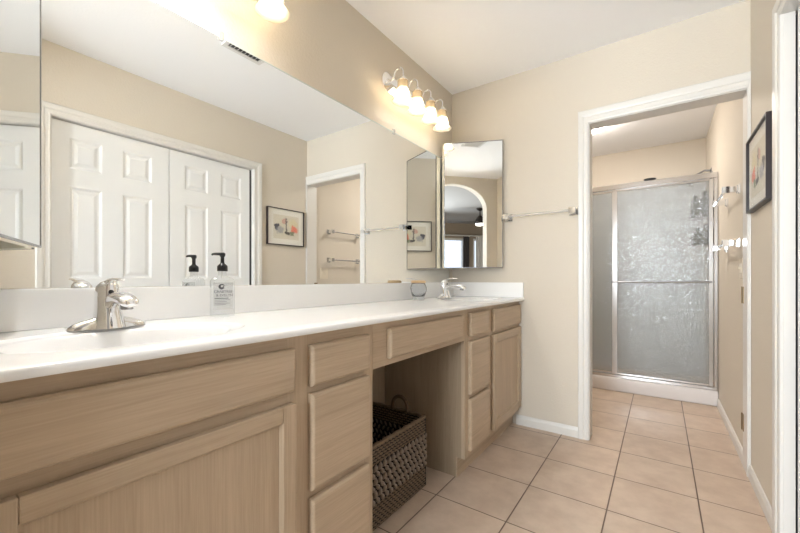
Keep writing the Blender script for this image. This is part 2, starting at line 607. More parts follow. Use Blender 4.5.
# door casings: a stepped profile swept round the opening
def casing(name, plane, x0, x1, z1, face, dirn, wl, wr, wt):
    """plane 'y' (casing lies on Y=face) or 'x'; dirn +-1 = direction it stands proud"""
    prof = [(0.0, 0.0), (0.0, 0.010), (0.12, 0.013), (0.2, 0.011), (0.45, 0.011), (0.5, 0.015), (0.62, 0.017), (0.92, 0.018), (1.0, 0.014), (1.0, 0.0)]
    bm = B()
    secs = []
    for k in range(4):
        ring = []
        for o, t in prof:
            p = [(x0 - o * wl, 0), (x0 - o * wl, z1 + o * wt), (x1 + o * wr, z1 + o * wt), (x1 + o * wr, 0)][k]
            q = face + dirn * t
            ring.append(bm.verts.new((p[0], q, p[1]) if plane == 'y' else (q, p[0], p[1])))
        secs.append(ring)
    for a, b in zip(secs, secs[1:]):
        for k in range(len(prof)):
            kk = (k + 1) % len(prof)
            bm.faces.new((a[k], a[kk], b[kk], b[k]))
    bm.faces.new(secs[0]); bm.faces.new(secs[-1][::-1])
    return struct(name, bm, M['trim'])


casing('trim_1', 'y', 0.953, 1.681, 1.987, YE, -1, 0.059, 0.0145, 0.079)
casing('trim_2', 'x', CX0 + 0.004, CX1 - 0.004, CZ - 0.004, XR, -1, 0.070, 0.078, 0.068)
# jamb lining and stop of the shower-room doorway, lining of the closet opening
bm = B()
box(bm, (0.945, YE, 0), (0.957, YE + 0.12, 1.983)); box(bm, (1.683, YE, 0), (XR - 0.0005, YE + 0.12, 1.983))
box(bm, (0.945, YE, 1.983), (XR - 0.0005, YE + 0.12, 1.995))
struct('trim_3', bm, M['trim'])
bm = B()
box(bm, (XR, CX0, 0), (XR + 0.12, CX0 + 0.006, CZ)); box(bm, (XR, CX1 - 0.006, 0), (XR + 0.031, CX1, CZ))
box(bm, (XR, CX0 + 0.006, CZ - 0.006), (XR + 0.12, CX1 - 0.006, CZ))
struct('trim_4', bm, M['trim'])


def baseprof(bm, a, b, axis, face, dirn):
    h, t = 0.066, 0.012
    prof = [(face, 0), (face + dirn * t, 0), (face + dirn * t, h - 0.02), (face + dirn * 0.006, h - 0.004), (face + dirn * 0.003, h), (face, h)]
    prism(bm, prof, axis, a, b)
    return bm


struct('baseboard_end', (lambda bm: (prism(bm, [(YE, 0), (YE - 0.012, 0), (YE - 0.012, 0.046), (YE - 0.006, 0.062), (YE - 0.003, 0.066), (YE, 0.066)], 'x', 0.50, 0.8935), bm)[1])(B()), M['trim'])
struct('baseboard_right', baseprof(B(), CX1 + 0.075, YE - 0.02, 'y', XR, -1), M['trim'])
struct('baseboard_shower', baseprof(B(), YE + 0.12, 3.812, 'y', XR, -1), M['trim'])


struct('closet_gap_shade', box(B(), (1.734, CX1 - 0.0225, 0), (1.750, CX1 + 0.0295, CZ - 0.0065)), M['gapdark'])  # dark strip added to stand for the shade in the closet door gap


# six-panel closet doors
def panel_door(name, y0, y1, x, cols, label=None):
    z0, z1 = 0.012, CZ - 0.012
    rows = [(0.20, 0.90), (1.015, 1.592), (1.708, 1.900)]
    th = 0.032
    ys = sorted([y0, y1] + [v for c in cols for v in c]); zs = sorted([z0, z1] + [v for r in rows for v in r])
    bm = B()
    g = [[bm.verts.new((x, y, z)) for z in zs] for y in ys]
    pan = []
    for i in range(len(ys) - 1):
        for j in range(len(zs) - 1):
            f = bm.faces.new((g[i][j], g[i][j + 1], g[i + 1][j + 1], g[i + 1][j]))
            if i % 2 == 1 and j % 2 == 1:
                pan.append(f)
    bm.normal_update()
    for f in pan:
        if f.normal.x > 0:
            f.normal_flip()
    for f in bm.faces:
        if f.normal.x > 0:
            f.normal_flip()
    bm.normal_update()
    for f in pan:
        bmesh.ops.inset_individual(bm, faces=[f], thickness=0.020, depth=-0.007)
        bmesh.ops.inset_individual(bm, faces=[f], thickness=0.014, depth=0.0)
        bmesh.ops.inset_individual(bm, faces=[f], thickness=0.026, depth=0.005)
    # body behind the moulded skin
    c = [bm.verts.new((x + th, y, z)) for y, z in ((y0, z0), (y0, z1), (y1, z1), (y1, z0))]
    bm.faces.new(c)
    per = [e for e in bm.edges if e.is_boundary and all(abs(v.co.x - x) < 1e-6 for v in e.verts)]
    for side, key in ((0, lambda v: abs(v.co.y - y0) < 1e-6), (1, lambda v: abs(v.co.z - z1) < 1e-6), (2, lambda v: abs(v.co.y - y1) < 1e-6), (3, lambda v: abs(v.co.z - z0) < 1e-6)):
        vs = [v for v in bm.verts if abs(v.co.x - x) < 1e-6 and key(v)]
        vs.sort(key=lambda v: v.co.z if side in (0, 2) else v.co.y)
        p, q = [(c[0], c[1]), (c[1], c[2]), (c[3], c[2]), (c[0], c[3])][side]
        bm.faces.new(vs + [q, p])
    return struct(name, bm, M['door'])


panel_door('door_1', CX0 + 0.010, 1.264, 1.729, [(0.690, 0.857), (0.972, 1.150)])
panel_door('door_2', 1.269, CX1 - 0.024, 1.729, [(1.379, 1.559), (1.668, 1.850)])

# ------------------------------------------------------------------ vanity cabinets
XF = 0.516      # face-frame plane
XD = 0.536      # faces of doors and drawers
ZT = 0.860


def front(name, y0, y1, z0, z1, parent, mat=None):
    """solid drawer front with a stepped, eased edge"""
    bm = B()
    prof = [(0.0, XF + 0.0005), (0.0, XD - 0.007), (0.004, XD - 0.002), (0.009, XD)]
    rings = []
    for d, x in prof:
        rings.append([bm.verts.new((x, y, z)) for y, z in ((y0 + d, z0 + d), (y1 - d, z0 + d), (y1 - d, z1 - d), (y0 + d, z1 - d))])
    for a, b in zip(rings, rings[1:]):
        for k in range(4):
            bm.faces.new((a[k], a[(k + 1) % 4], b[(k + 1) % 4], b[k]))
    bm.faces.new(rings[0][::-1]); bm.faces.new(rings[-1])
    return obj(name, bm, mat or M['wood_h'], parent)


def panel_front(y0, y1, z0, z1, parent, st=0.046):
    bm = B()
    a, b, c, e = y0 + st, y1 - st, z0 + st, z1 - st
    rings = []
    for dd, x in [(0.0, XF + 0.0006), (0.0, XD - 0.0035), (0.006, XD - 0.010), (0.006, XD - 0.011)]:
        rings.append([bm.verts.new((x, y, z)) for y, z in ((a + dd, c + dd), (b - dd, c + dd), (b - dd, e - dd), (a + dd, e - dd))])
    for p, q in zip(rings, rings[1:]):
        for k in range(4):
            bm.faces.new((p[k], p[(k + 1) % 4], q[(k + 1) % 4], q[k]))
    bm.faces.new(rings[0][::-1]); bm.faces.new(rings[-1])
    d = obj('door', bm, M['wood_v'], parent)
    for ya, yb in ((y0, y0 + st), (y1 - st, y1)):
        obj('door_stile', box(B(), (XF + 0.0005, ya, z0), (XD, yb, z1), 0.003), M['wood_v'], d)
    for za, zb in ((z0, z0 + st), (z1 - st, z1)):
        obj('door_rail', box(B(), (XF + 0.0005, y0 + st, za), (XD, y1 - st, zb), 0.003), M['wood_h'], d)
    return d


def carcass(name, label, y0, y1, rails, stiles, lz=ZT, rz=ZT, group='pickled oak vanity units'):
    t = thing(name, label, 'cabinet', (0.26, (y0 + y1) / 2, 0), group)
    bm = B()
    box(bm, (0.003, y0, 0.10), (XF - 0.019, y0 + 0.016, lz)); box(bm, (0.003, y1 - 0.016, 0.10), (XF - 0.019, y1, rz))
    box(bm, (0.003, y0, 0), (0.466, y0 + 0.016, 0.10)); box(bm, (0.003, y1 - 0.016, 0), (0.466, y1, 0.10))
    box(bm, (0.003, y0 + 0.016, 0.10), (XF - 0.019, y1 - 0.016, 0.116)); box(bm, (0.003, y0 + 0.016, 0.116), (0.012, y1 - 0.016, ZT))
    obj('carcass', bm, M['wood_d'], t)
    for a, b in stiles:
        obj('frame_stile', box(B(), (XF - 0.019, a, 0.10), (XF, b, ZT)), M['wood_v'], t)
    for z0, z1 in rails:
        for (a, b), (c, d) in zip(stiles, stiles[1:]):
            obj('frame_rail', box(B(), (XF - 0.019, b, z0), (XF, c, z1)), M['wood_h'], t)
    return t


YL = 0.078
t = carcass('sink_cabinet', 'wide pickled oak sink cabinet under the near basin, one broad panel door', YL, 0.655,
            [(0.10, 0.145), (0.670, 0.722), (0.812, ZT)], [(YL, 0.10), (0.622, 0.655)])
front('false_front', 0.0785, 0.637, 0.712, 0.826, t)
panel_front(0.0785, 0.637, 0.128, 0.682, t, 0.042)
obj('toe_kick', box(B(), (0.4665, YL + 0.0005, 0), (0.474, 0.655 - 0.0005, 0.0995)), M['wood_h'], t)

t = carcass('drawer_cabinet', 'three-drawer pickled oak unit between the near sink cabinet and the basket', 0.655, 0.974,
            [(0.10, 0.145), (0.395, 0.43), (0.68, 0.717), (0.812, ZT)], [(0.655, 0.700), (0.925, 0.974)])
front('drawer', 0.692, 0.941, 0.710, 0.826, t)
front('drawer', 0.692, 0.941, 0.420, 0.690, t)
front('drawer', 0.692, 0.941, 0.128, 0.396, t)
obj('toe_kick', box(B(), (0.4665, 0.655 + 0.0005, 0), (0.474, 0.974 - 0.0005, 0.0995)), M['wood_h'], t)

# the shallow drawer over the knee space
t = thing('knee_drawer', 'long shallow pickled oak drawer spanning the open knee space above the basket', 'drawer', (0.26, 1.307, 0.70), 'pickled oak vanity units')
bm = B()
box(bm, (XF - 0.019, 0.975, 0.70), (XF, 1.699, ZT)); box(bm, (0.012, 0.975, 0.70), (XF - 0.019, 0.991, ZT)); box(bm, (0.012, 1.683, 0.70), (XF - 0.019, 1.699, ZT))
obj('apron', bm, M['wood_h'], t)
front('drawer', 1.054, 1.645, 0.724, 0.832, t)
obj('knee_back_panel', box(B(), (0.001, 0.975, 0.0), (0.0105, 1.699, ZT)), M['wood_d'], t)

t = carcass('drawer_cabinet', 'narrow three-drawer pickled oak unit on the right of the open knee space', 1.700, 2.025,
            [(0.10, 0.145), (0.395, 0.43), (0.68, 0.722), (0.820, ZT)], [(1.700, 1.750), (1.980, 2.025)], rz=0.72)
front('drawer', 1.740, 1.993, 0.716, 0.835, t)
front('drawer', 1.740, 1.993, 0.418, 0.690, t)
front('drawer', 1.740, 1.993, 0.130, 0.394, t)
obj('toe_kick', box(B(), (0.4665, 1.700 + 0.0005, 0), (0.474, 2.025 - 0.0005, 0.0995)), M['wood_h'], t)

t = carcass('sink_cabinet', 'far pickled oak sink cabinet standing against the end wall, tall panel door', 2.025, 2.567,
            [(0.10, 0.145), (0.66, 0.715), (0.820, ZT)], [(2.025, 2.07), (2.535, 2.567)], lz=0.72)
front('false_front', 2.060, 2.555, 0.704, 0.836, t)
panel_front(2.052, 2.555, 0.132, 0.686, t, 0.050)
obj('toe_kick', box(B(), (0.4665, 2.025 + 0.0005, 0), (0.474, 2.567 - 0.0005, 0.0995)), M['wood_h'], t)

# ------------------------------------------------------------------ counter with two integral oval basins
CZT = 0.880
XC = 0.555
SINKS = [(0.300, 0.350), (0.300, 2.215)]
RL, RW = 0.262, 0.182          # recess ring half axes
ct = thing('countertop', 'glossy white one-piece double-basin countertop running along the mirror wall', 'countertop', (0.28, 1.32, 0.861))
NS = 72
bm = B()
Ya, Yb = 0.074, YE - 0.001
edges = []


def loop(pts):
    vs = [bm.verts.new(p) for p in pts]
    es = [bm.edges.new((vs[k], vs[(k + 1) % len(vs)])) for k in range(len(vs))]
    edges.extend(es)
    return vs


xf = XC - 0.008
tops, bots = [], []
for z, store in ((CZT, tops), (0.861, bots)):
    edges = []
    xe = xf if z == CZT else xf - 0.004
    store.append(loop([(0.001, Ya, z), (xe, Ya, z), (xe, Yb, z), (0.001, Yb, z)]))
    for sx, sy in SINKS:
        store.append(loop([(sx + RW * math.cos(2 * PI * k / NS), sy + RL * math.sin(2 * PI * k / NS), z) for k in range(NS)]))
    bmesh.ops.triangle_fill(bm, use_beauty=True, use_dissolve=False, edges=edges)
for a, b in zip(tops[1:], bots[1:]):
    for k in range(NS):
        bm.faces.new((a[k], a[(k + 1) % NS], b[(k + 1) % NS], b[k]))
prof = [(XC - 0.003, CZT - 0.002), (XC, CZT - 0.007), (XC, CZT - 0.0145), (XC - 0.003, CZT - 0.0185)]
A = [tops[0][1]] + [bm.verts.new((x, Ya, z)) for x, z in prof] + [bots[0][1], bots[0][0], tops[0][0]]
Bv = [tops[0][2]] + [bm.verts.new((x, Yb, z)) for x, z in prof] + [bots[0][2], bots[0][3], tops[0][3]]
for k in range(len(A)):
    if k in (5, 7):
        continue            # underside and top are already there
    kk = (k + 1) % len(A)
    bm.faces.new((A[k], A[kk], Bv[kk], Bv[k]))
bm.faces.new(A); bm.faces.new(Bv[::-1])
obj('counter_slab', bm, M['counter'], ct, True, 40)
for sx, sy in SINKS:
    bm = B()
    rings = []
    prof = [(1.0, 0.0), (0.985, 0.0015), (0.96, 0.0045), (0.93, 0.006), (0.87, 0.0065), (0.845, 0.008), (0.82, 0.014), (0.79, 0.028), (0.74, 0.052), (0.66, 0.082), (0.54, 0.108), (0.38, 0.124), (0.2, 0.131), (0.07, 0.133)]
    prof = prof + [(0.07, 0.141), (0.22, 0.139), (0.42, 0.132), (0.60, 0.116), (0.72, 0.088), (0.80, 0.056), (0.85, 0.028), (0.88, 0.018), (0.9995, 0.018)]
    for r, d in prof:
        rings.append([bm.verts.new((sx + RW * r * math.cos(2 * PI * k / NS), sy + RL * r * math.sin(2 * PI * k / NS), CZT - d)) for k in range(NS)])
    for a, b in list(zip(rings, rings[1:])) + [(rings[-1], rings[0])]:
        if a is rings[13]:
            continue
        for k in range(NS):
            bm.faces.new((a[k], a[(k + 1) % NS], b[(k + 1) % NS], b[k]))
    bm.faces.new(rings[13]); bm.faces.new(rings[14][::-1])
    sb = obj('sink_basin', bm, M['counter'], ct, True, 60)
    obj('drain', lathe(B(), [(0.022, 0.0), (0.022, 0.003), (0.016, 0.004), (0.012, 0.0025), (0.0, 0.002)], (sx, sy, CZT - 0.1325)), M['chrome'], sb, True, 40)
obj('backsplash', box(B(), (0.001, Ya, CZT), (0.019, Yb, 0.985), 0.003), M['counter'], ct)
obj('side_splash', box(B(), (0.0195, YE - 0.019, CZT), (XC - 0.004, Yb, 0.985), 0.003), M['counter'], ct)

# ------------------------------------------------------------------ big wall mirror
mr = thing('wall_mirror', 'large frameless mirror filling the wall above the white backsplash', 'mirror', (0.004, 1.29, 0.986))
bm = B()
box(bm, (0.001, 0.085, 0.986), (0.0065, 2.505, 1.892))
obj('mirror_glass', bm, M['mirror'], mr)
obj('mirror_edge', box(B(), (0.001, 0.085, 1.892), (0.0075, 2.505, 1.8965)), M['mirror_edge'], mr)
for y in (0.722, 1.793, 2.40):
    bm = B()
    box(bm, (0.0005, y - 0.009, 1.883), (0.012, y + 0.009, 1.915), 0.003)
    obj('mirror_clip', bm, M['acrylic'], mr)


# ------------------------------------------------------------------ medicine cabinets with mirrored doors ajar
def med_cabinet(label, body, free, hinge, nrm, ywall):
    """body: (x0,x1,y0,y1); free/hinge: xy of the door's mirrored face; nrm: facing normal"""
    z0, z1 = 1.088, 1.990
    t = thing('medicine_cabinet', label, 'cabinet', ((body[0] + body[1]) / 2, ywall, z0), 'mirrored medicine cabinets')
    x0, x1, ya, yb = body
    bm = B()
    e = 0.012
    box(bm, (x0, ya, z0 + 0.004), (x0 + e, yb, z1 - 0.004)); box(bm, (x1 - e, ya, z0 + 0.004), (x1, yb, z1 - 0.004))
    box(bm, (x0 + e, ya, z0 + 0.004), (x1 - e, yb, z0 + 0.016)); box(bm, (x0 + e, ya, z1 - 0.016), (x1 - e, yb, z1 - 0.004))
    yw = ya if abs(ya - ywall) < abs(yb - ywall) else yb
    box(bm, (x0 + e, yw, z0 + 0.016), (x1 - e, yw + (0.004 if yw == ya else -0.004), z1 - 0.016))
    obj('cabinet_body', bm, M['vent'], t)
    f = Vector((*free, 0)); h = Vector((*hinge, 0)); n = Vector((*nrm, 0)).normalized()
    u = (h - f).normalized()
    th = 0.004

    def slab(bm, a, b, za, zb, d0, d1):
        P = [f + u * a - n * d0, f + u * b - n * d0, f + u * b - n * d1, f + u * a - n * d1]
        lo = [bm.verts.new((p.x, p.y, za)) for p in P]; hi = [bm.verts.new((p.x, p.y, zb)) for p in P]
        bm.faces.new(lo); bm.faces.new(hi[::-1])
        for k in range(4):
            bm.faces.new((lo[k], hi[k], hi[(k + 1) % 4], lo[(k + 1) % 4]))
    wd = (h - f).length
    bm = B()
    slab(bm, 0.005, wd - 0.005, z0 + 0.005, z1 - 0.005, 0.0, 0.004)
    d = obj('door', bm, M['mirror'], t)
    bm = B()
    e = 0.005
    slab(bm, 0, e, z0, z1, -0.0012, th); slab(bm, wd - e, wd, z0, z1, -0.0012, th)
    slab(bm, e, wd - e, z0, z0 + e, -0.0012, th); slab(bm, e, wd - e, z1 - e, z1, -0.0012, th)
    obj('door_rim', bm, M['chrome_dark'], d)
    bm = B()
    # cream-painted tray behind the glass, its free edge splayed outwards
    P = [f + u * 0.0005 - n * (th + 0.0003), f + u * (wd - 0.006) - n * (th + 0.0003), f + u * (wd - 0.006) - n * 0.026, f - u * 0.014 - n * 0.026]
    prism(bm, [(p.x, p.y) for p in P], 'z', z0 + 0.001, z1 - 0.001)
    obj('door_back', bm, M['cream'], d)
    return t


med_cabinet('mirrored medicine cabinet on the end wall above the far faucet, door ajar',
            (0.030, 0.405, 2.561, YE - 0.0005), (0.039, 2.363), (0.415, 2.5335), (0.1705, -0.376), YE)
med_cabinet('mirrored medicine cabinet at the photo\'s left edge, door ajar over the counter end',
            (0.030, 0.405, 0.0705, 0.0775), (0.045, 0.235), (0.4241, 0.0925), (0.352, 0.936), 0.07)


# ------------------------------------------------------------------ vanity light bars
def vanity_light(label, ys):
    yc = sum(ys) / 4
    zb = 2.168
    t = thing('vanity_light', label, 'light', (0.0, yc, zb), 'vanity light bars')
    half = (ys[-1] - ys[0]) / 2 + 0.045
    bm = B()
    secs = []
    for x, sy, sz in [(0.001, half, 0.058), (0.010, half, 0.058), (0.016, half - 0.006, 0.050), (0.020, half - 0.012, 0.040), (0.032, half - 0.020, 0.030), (0.038, half - 0.032, 0.018)]:
        ring = []
        n = 40
        for k in range(n):
            a = 2 * PI * k / n
            cy = math.cos(a); s = math.sin(a)
            r = sz
            ring.append((x, yc + (half - 0.058 - (0.058 - sz) * 0) * (1 if cy > 0 else -1) * (1 if abs(cy) > 1e-6 else 0) + r * cy + (sy - half) * (1 if cy > 0 else -1), zb + sz * s))
        secs.append([bm.verts.new(p) for p in ring])
    for a, b in zip(secs, secs[1:]):
        for k in range(40):
            bm.faces.new((a[k], a[(k + 1) % 40], b[(k + 1) % 40], b[k]))
    bm.faces.new(secs[-1]); bm.faces.new(secs[0][::-1])
    obj('backplate', bm, M['chrome'], t, True, 40)
    xl = 0.122
    for y in ys:
        pts = [(0.034, y, zb), (0.052, y, zb + 0.004)]
        for k in range(13):
            a = PI * 1.05 - PI * 1.08 * k / 12
            pts.append((0.092 + 0.031 * math.cos(a), y, zb + 0.020 + 0.034 * math.sin(a)))
        pts += [(xl, y, zb + 0.005), (xl, y, zb - 0.008)]
        obj('lamp_arm', tube(B(), pts, 0.0055, 10), M['chrome'], t, True)
        s = obj('lamp_socket', lathe(B(), [(0.006, 0.0), (0.012, -0.004), (0.018, -0.012), (0.027, -0.022), (0.030, -0.026), (0.030, -0.030)], (xl, y, zb)), M['chrome'], t, True, 50)
        c = lathe(B(), [(0.029, -0.031), (0.031, -0.034), (0.031, -0.070), (0.030, -0.073), (0.027, -0.073), (0.028, -0.066), (0.027, -0.034)], (xl, y, zb), cap=False)
        obj('lamp_collar', c, M['collar'], t, True, 50)
        sh = [(0.030, -0.0735), (0.036, -0.082), (0.040, -0.096), (0.043, -0.112), (0.048, -0.127), (0.056, -0.139), (0.063, -0.146), (0.0625, -0.1485),
              (0.055, -0.142), (0.046, -0.129), (0.0405, -0.112), (0.0375, -0.097), (0.0335, -0.083), (0.028, -0.0755)]
        s = obj('lamp_shade', lathe(B(), sh, (xl, y, zb), 32, cap=False), M['shade'], t, True)
        bl = [(0.012, -0.074), (0.013, -0.083), (0.020, -0.094), (0.027, -0.106), (0.0295, -0.117), (0.027, -0.129), (0.019, -0.138), (0.009, -0.143), (0.001, -0.144)]
        obj('bulb', lathe(B(), bl, (xl, y, zb), 24), M['bulb'], s, True)
    return t


YS = [1.722, 1.875, 2.032, 2.186]
vl = vanity_light('four-lamp chrome vanity light near the end wall, bell glass shades lit', YS)
near = dup(vl, (0.0, 0.858 - (YS[3] - sum(YS) / 4), 2.168), 'four-lamp chrome vanity light above the near faucet, one lit bell at the photo\'s top edge')


# the unseen bulb nearest the entrance is boosted as added room light
for sh in [c for c in near.children if c.name.startswith('lamp_shade')]:
    for bl in sh.children:
        yb = near.location.y + sum(v.co.y for v in bl.data.vertices) / len(bl.data.vertices)
        if yb < 0.45:
            bl.material_slots[0].link = 'OBJECT'
            bl.material_slots[0].material = M['bulb_boost']

# ------------------------------------------------------------------ faucets
def faucet(label, x, y, lift):
    z = CZT + 0.0004
    t = thing('faucet', label, 'faucet', (x, y, z), 'chrome single-lever faucets')
    # winged base
    bm = B()
    secs = []
    for dy, w, h in [(-0.086, 0.004, 0.003), (-0.084, 0.011, 0.009), (-0.076, 0.015, 0.014), (-0.058, 0.019, 0.022), (-0.036, 0.024, 0.028), (-0.020, 0.025, 0.038), (0, 0.026, 0.042),
                     (0.020, 0.025, 0.038), (0.036, 0.024, 0.028), (0.058, 0.019, 0.022), (0.076, 0.015, 0.014), (0.084, 0.011, 0.009), (0.086, 0.004, 0.003)]:
        ring = []
        for k in range(13):
            a = PI * k / 12
            ring.append(bm.verts.new((x + w * math.cos(a), y + dy, z + h * math.sin(a) ** 0.8)))
        secs.append(ring)
    for a, b in zip(secs, secs[1:]):
        for k in range(12):
            bm.faces.new((a[k], a[k + 1], b[k + 1], b[k]))
        bm.faces.new((a[12], a[0], b[0], b[12]))
    bm.faces.new(secs[0]); bm.faces.new(secs[-1][::-1])
    obj('base', bm, M['chrome'], t, True, 50)
    # tapering column leaning back
    bm = B()
    loft(bm, [((x + 0.006, y, z + 0.001), (0.040, 0, 0), (0, 0.037, 0)), ((x + 0.005, y, z + 0.018), (0.036, 0, 0), (0, 0.034, 0)), ((x + 0.002, y, z + 0.042), (0.031, 0, 0), (0, 0.030, 0)),
              ((x - 0.003, y, z + 0.066), (0.028, 0, 0), (0, 0.0275, 0)), ((x - 0.006, y, z + 0.084), (0.0275, 0, 0), (0, 0.027, 0))], 28)
    obj('column', bm, M['chrome'], t, True, 50)
    # spout
    bm = B()
    P = [(0.004, 0.054, 0.012, 0.010), (0.022, 0.064, 0.0135, 0.014), (0.045, 0.074, 0.0200, 0.017), (0.075, 0.081, 0.0235, 0.016), (0.105, 0.081, 0.0235, 0.0155), (0.132, 0.077, 0.0225, 0.0145), (0.150, 0.070, 0.019, 0.011), (0.158, 0.065, 0.010, 0.005)]
    secs = []
    for k, (dx, dz, w, h) in enumerate(P):
        a, b = P[max(k - 1, 0)], P[min(k + 1, len(P) - 1)]
        tx, tz = b[0] - a[0], b[1] - a[1]
        l = math.hypot(tx, tz)
        secs.append(((x + dx, y, z + dz), (0, w, 0), (-tz / l * h, 0, tx / l * h)))
    loft(bm, secs, 24)
    s = obj('spout', bm, M['chrome'], t, True, 60)
    obj('aerator', lathe(B(), [(0.0135, 0.014), (0.0135, 0.0), (0.010, -0.001), (0.009, 0.004)], (x + 0.128, y, z + 0.055), 20), M['chrome_dark'], s, True, 40)
    # domed handle with lever
    hb = z + 0.089
    bm = B()
    loft(bm, [((x - 0.006, y, hb - 0.0045), (0.0275, 0, 0), (0, 0.027, 0)), ((x - 0.006, y, hb + 0.010), (0.0275, 0, 0), (0, 0.0265, 0)), ((x - 0.003, y, hb + 0.022), (0.0245, 0, 0.002), (0, 0.024, 0)),
              ((x + 0.001, y, hb + 0.031), (0.018, 0, 0.002), (0, 0.018, 0)), ((x + 0.004, y, hb + 0.036), (0.009, 0, 0), (0, 0.009, 0)), ((x + 0.005, y, hb + 0.037), (0.002, 0, 0), (0, 0.002, 0))], 28)
    h = obj('handle', bm, M['chrome'], t, True, 60)
    bm = B()
    secs = []
    for k in range(9):
        f = k / 8
        px = x - 0.008 + 0.104 * f
        pz = hb + 0.026 + lift * math.sin(f * PI / 2) + 0.004 * math.sin(f * PI)
        w = 0.010 + 0.006 * math.sin(PI * min(1, f * 1.1)) if k < 8 else 0.008
        secs.append(((px, y, pz), (0, w, 0), (0.001, 0, 0.0042 if k < 8 else 0.002)))
    loft(bm, secs, 18)
    obj('lever', bm, M['chrome'], h, True, 60)
    obj('lever_screw', lathe(B(), [(0.006, 0.0), (0.006, 0.0035), (0.004, 0.004)], (x + 0.0205, y, hb + 0.006), 16, (1, 0, 0.1)), M['black'], h, True, 40)
    return t


faucet('chrome single-lever faucet at the near basin beside the soap bottle', 0.118, 0.352, 0.012)
faucet('chrome single-lever faucet at the far basin near the end wall', 0.118, 2.225, 0.016)


# ------------------------------------------------------------------ soap bottle
def text_mesh(name, txt, size, loc, rot, mat, parent):
    cu = bpy.data.curves.new(name, 'FONT')
    cu.body = txt; cu.size = size; cu.align_x = 'CENTER'; cu.align_y = 'CENTER'; cu.extrude = 0.0002
    tmp = bpy.data.objects.new(name + '_tmp', cu)
    COL.objects.link(tmp)
    dg = bpy.context.evaluated_depsgraph_get()
    me = bpy.data.meshes.new_from_object(tmp.evaluated_get(dg))
    bpy.data.objects.remove(tmp)
    me.transform(Matrix.Translation(Vector(loc) - WORLD[parent.name]) @ rot)
    me.materials.clear(); me.materials.append(mat)
    o = bpy.data.objects.new(name, me)
    COL.objects.link(o)
    o.parent = parent
    WORLD[o.name] = WORLD[parent.name]
    return o


sx, sy = 0.105, 0.673
t = thing('soap_bottle', 'clear pump bottle of hand soap standing by the near basin', 'bottle', (sx, sy, CZT))
ang = math.radians(-22)
RZ = Matrix.Translation((sx, sy, 0)) @ Matrix.Rotation(ang, 4, 'Z') @ Matrix.Translation((-sx, -sy, 0))


def rrect(hx, hy, r, n=5):
    pts = []
    for cx, cy, a0 in ((hx - r, hy - r, 0), (-hx + r, hy - r, 90), (-hx + r, -hy + r, 180), (hx - r, -hy + r, 270)):
        for k in range(n + 1):
            a = math.radians(a0 + 90 * k / n)
            pts.append((cx + r * math.cos(a), cy + r * math.sin(a)))
    return pts


def skin(bm, levels):
    rings = [[bm.verts.new((sx + px, sy + py, z)) for px, py in pts] for pts, z in levels]
    n = len(rings[0])
    for a, b in zip(rings, rings[1:]):
        for k in range(n):
            bm.faces.new((a[k], a[(k + 1) % n], b[(k + 1) % n], b[k]))
    bm.faces.new(rings[0][::-1]); bm.faces.new(rings[-1])
    bmesh.ops.transform(bm, matrix=RZ, verts=bm.verts[:])
    return bm


bx, by = 0.022, 0.037
lv = [(rrect(bx - 0.004, by - 0.004, 0.007), CZT + 0.0005), (rrect(bx, by, 0.009), CZT + 0.004), (rrect(bx, by, 0.009), CZT + 0.122), (rrect(bx - 0.003, by - 0.004, 0.010), CZT + 0.131),
      (rrect(0.0135, 0.017, 0.0125), CZT + 0.138), (rrect(0.0125, 0.0125, 0.0122), CZT + 0.142), (rrect(0.0125, 0.0125, 0.0122), CZT + 0.156)]
obj('bottle_body', skin(B(), lv), M['bottle'], t, True, 40)
lb = B()
box(lb, (sx + bx + 0.0002, sy - by + 0.007, CZT + 0.028), (sx + bx + 0.0006, sy + by - 0.007, CZT + 0.118))
bmesh.ops.transform(lb, matrix=RZ, verts=lb.verts[:])
lab = obj('bottle_label', lb, M['label'], t)
face = lambda yy, zz: RZ @ Vector((sx + bx + 0.0010, sy + yy, CZT + zz))
rot = Matrix.Rotation(ang, 4, 'Z') @ Matrix(((0, 0, 1, 0), (1, 0, 0, 0), (0, 1, 0, 0), (0, 0, 0, 1)))
text_mesh('label_lettering', 'CRABTREE', 0.0118, face(0.0, 0.087), rot, M['ink'], lab)
text_mesh('label_lettering', '& EVELYN', 0.0118, face(0.004, 0.075), rot, M['ink'], lab)
bm = B()
for k, (zz, w) in enumerate([(0.064, 0.042), (0.059, 0.046), (0.053, 0.036), (0.048, 0.046), (0.043, 0.034)]):
    box(bm, (sx + bx + 0.0007, sy - 0.026, CZT + zz), (sx + bx + 0.0009, sy - 0.026 + w, CZT + zz + (0.0026 if k == 0 else 0.0014)))
bmesh.ops.transform(bm, matrix=RZ, verts=bm.verts[:])
obj('label_small_print', bm, M['ink'], lab)
bm = B()
for r, a0, a1 in ((0.0085, 20, 330), (0.005, 120, 400)):
    pts = [(sx + bx + 0.0009, sy - 0.004 + r * math.cos(math.radians(a0 + (a1 - a0) * k / 16)), CZT + 0.104 + r * 0.9 * math.sin(math.radians(a0 + (a1 - a0) * k / 16))) for k in range(17)]
    tube(bm, pts, [0.0006 + 0.0018 * math.sin(PI * k / 16) for k in range(17)], 6)
bmesh.ops.transform(bm, matrix=RZ, verts=bm.verts[:])
obj('label_emblem', bm, M['ink'], lab)
pz = CZT + 0.156
p = obj('pump', lathe(B(), [(0.0155, 0.0), (0.0165, 0.002), (0.0165, 0.016), (0.014, 0.021), (0.0075, 0.026), (0.006, 0.030), (0.006, 0.048), (0.009, 0.052), (0.0095, 0.060), (0.006, 0.063)], (sx, sy, pz), 24), M['black'], t, True, 40)
bm = B()
dv = Vector((-0.35, -0.93, 0)).normalized()
c = Vector((sx, sy, pz + 0.058))
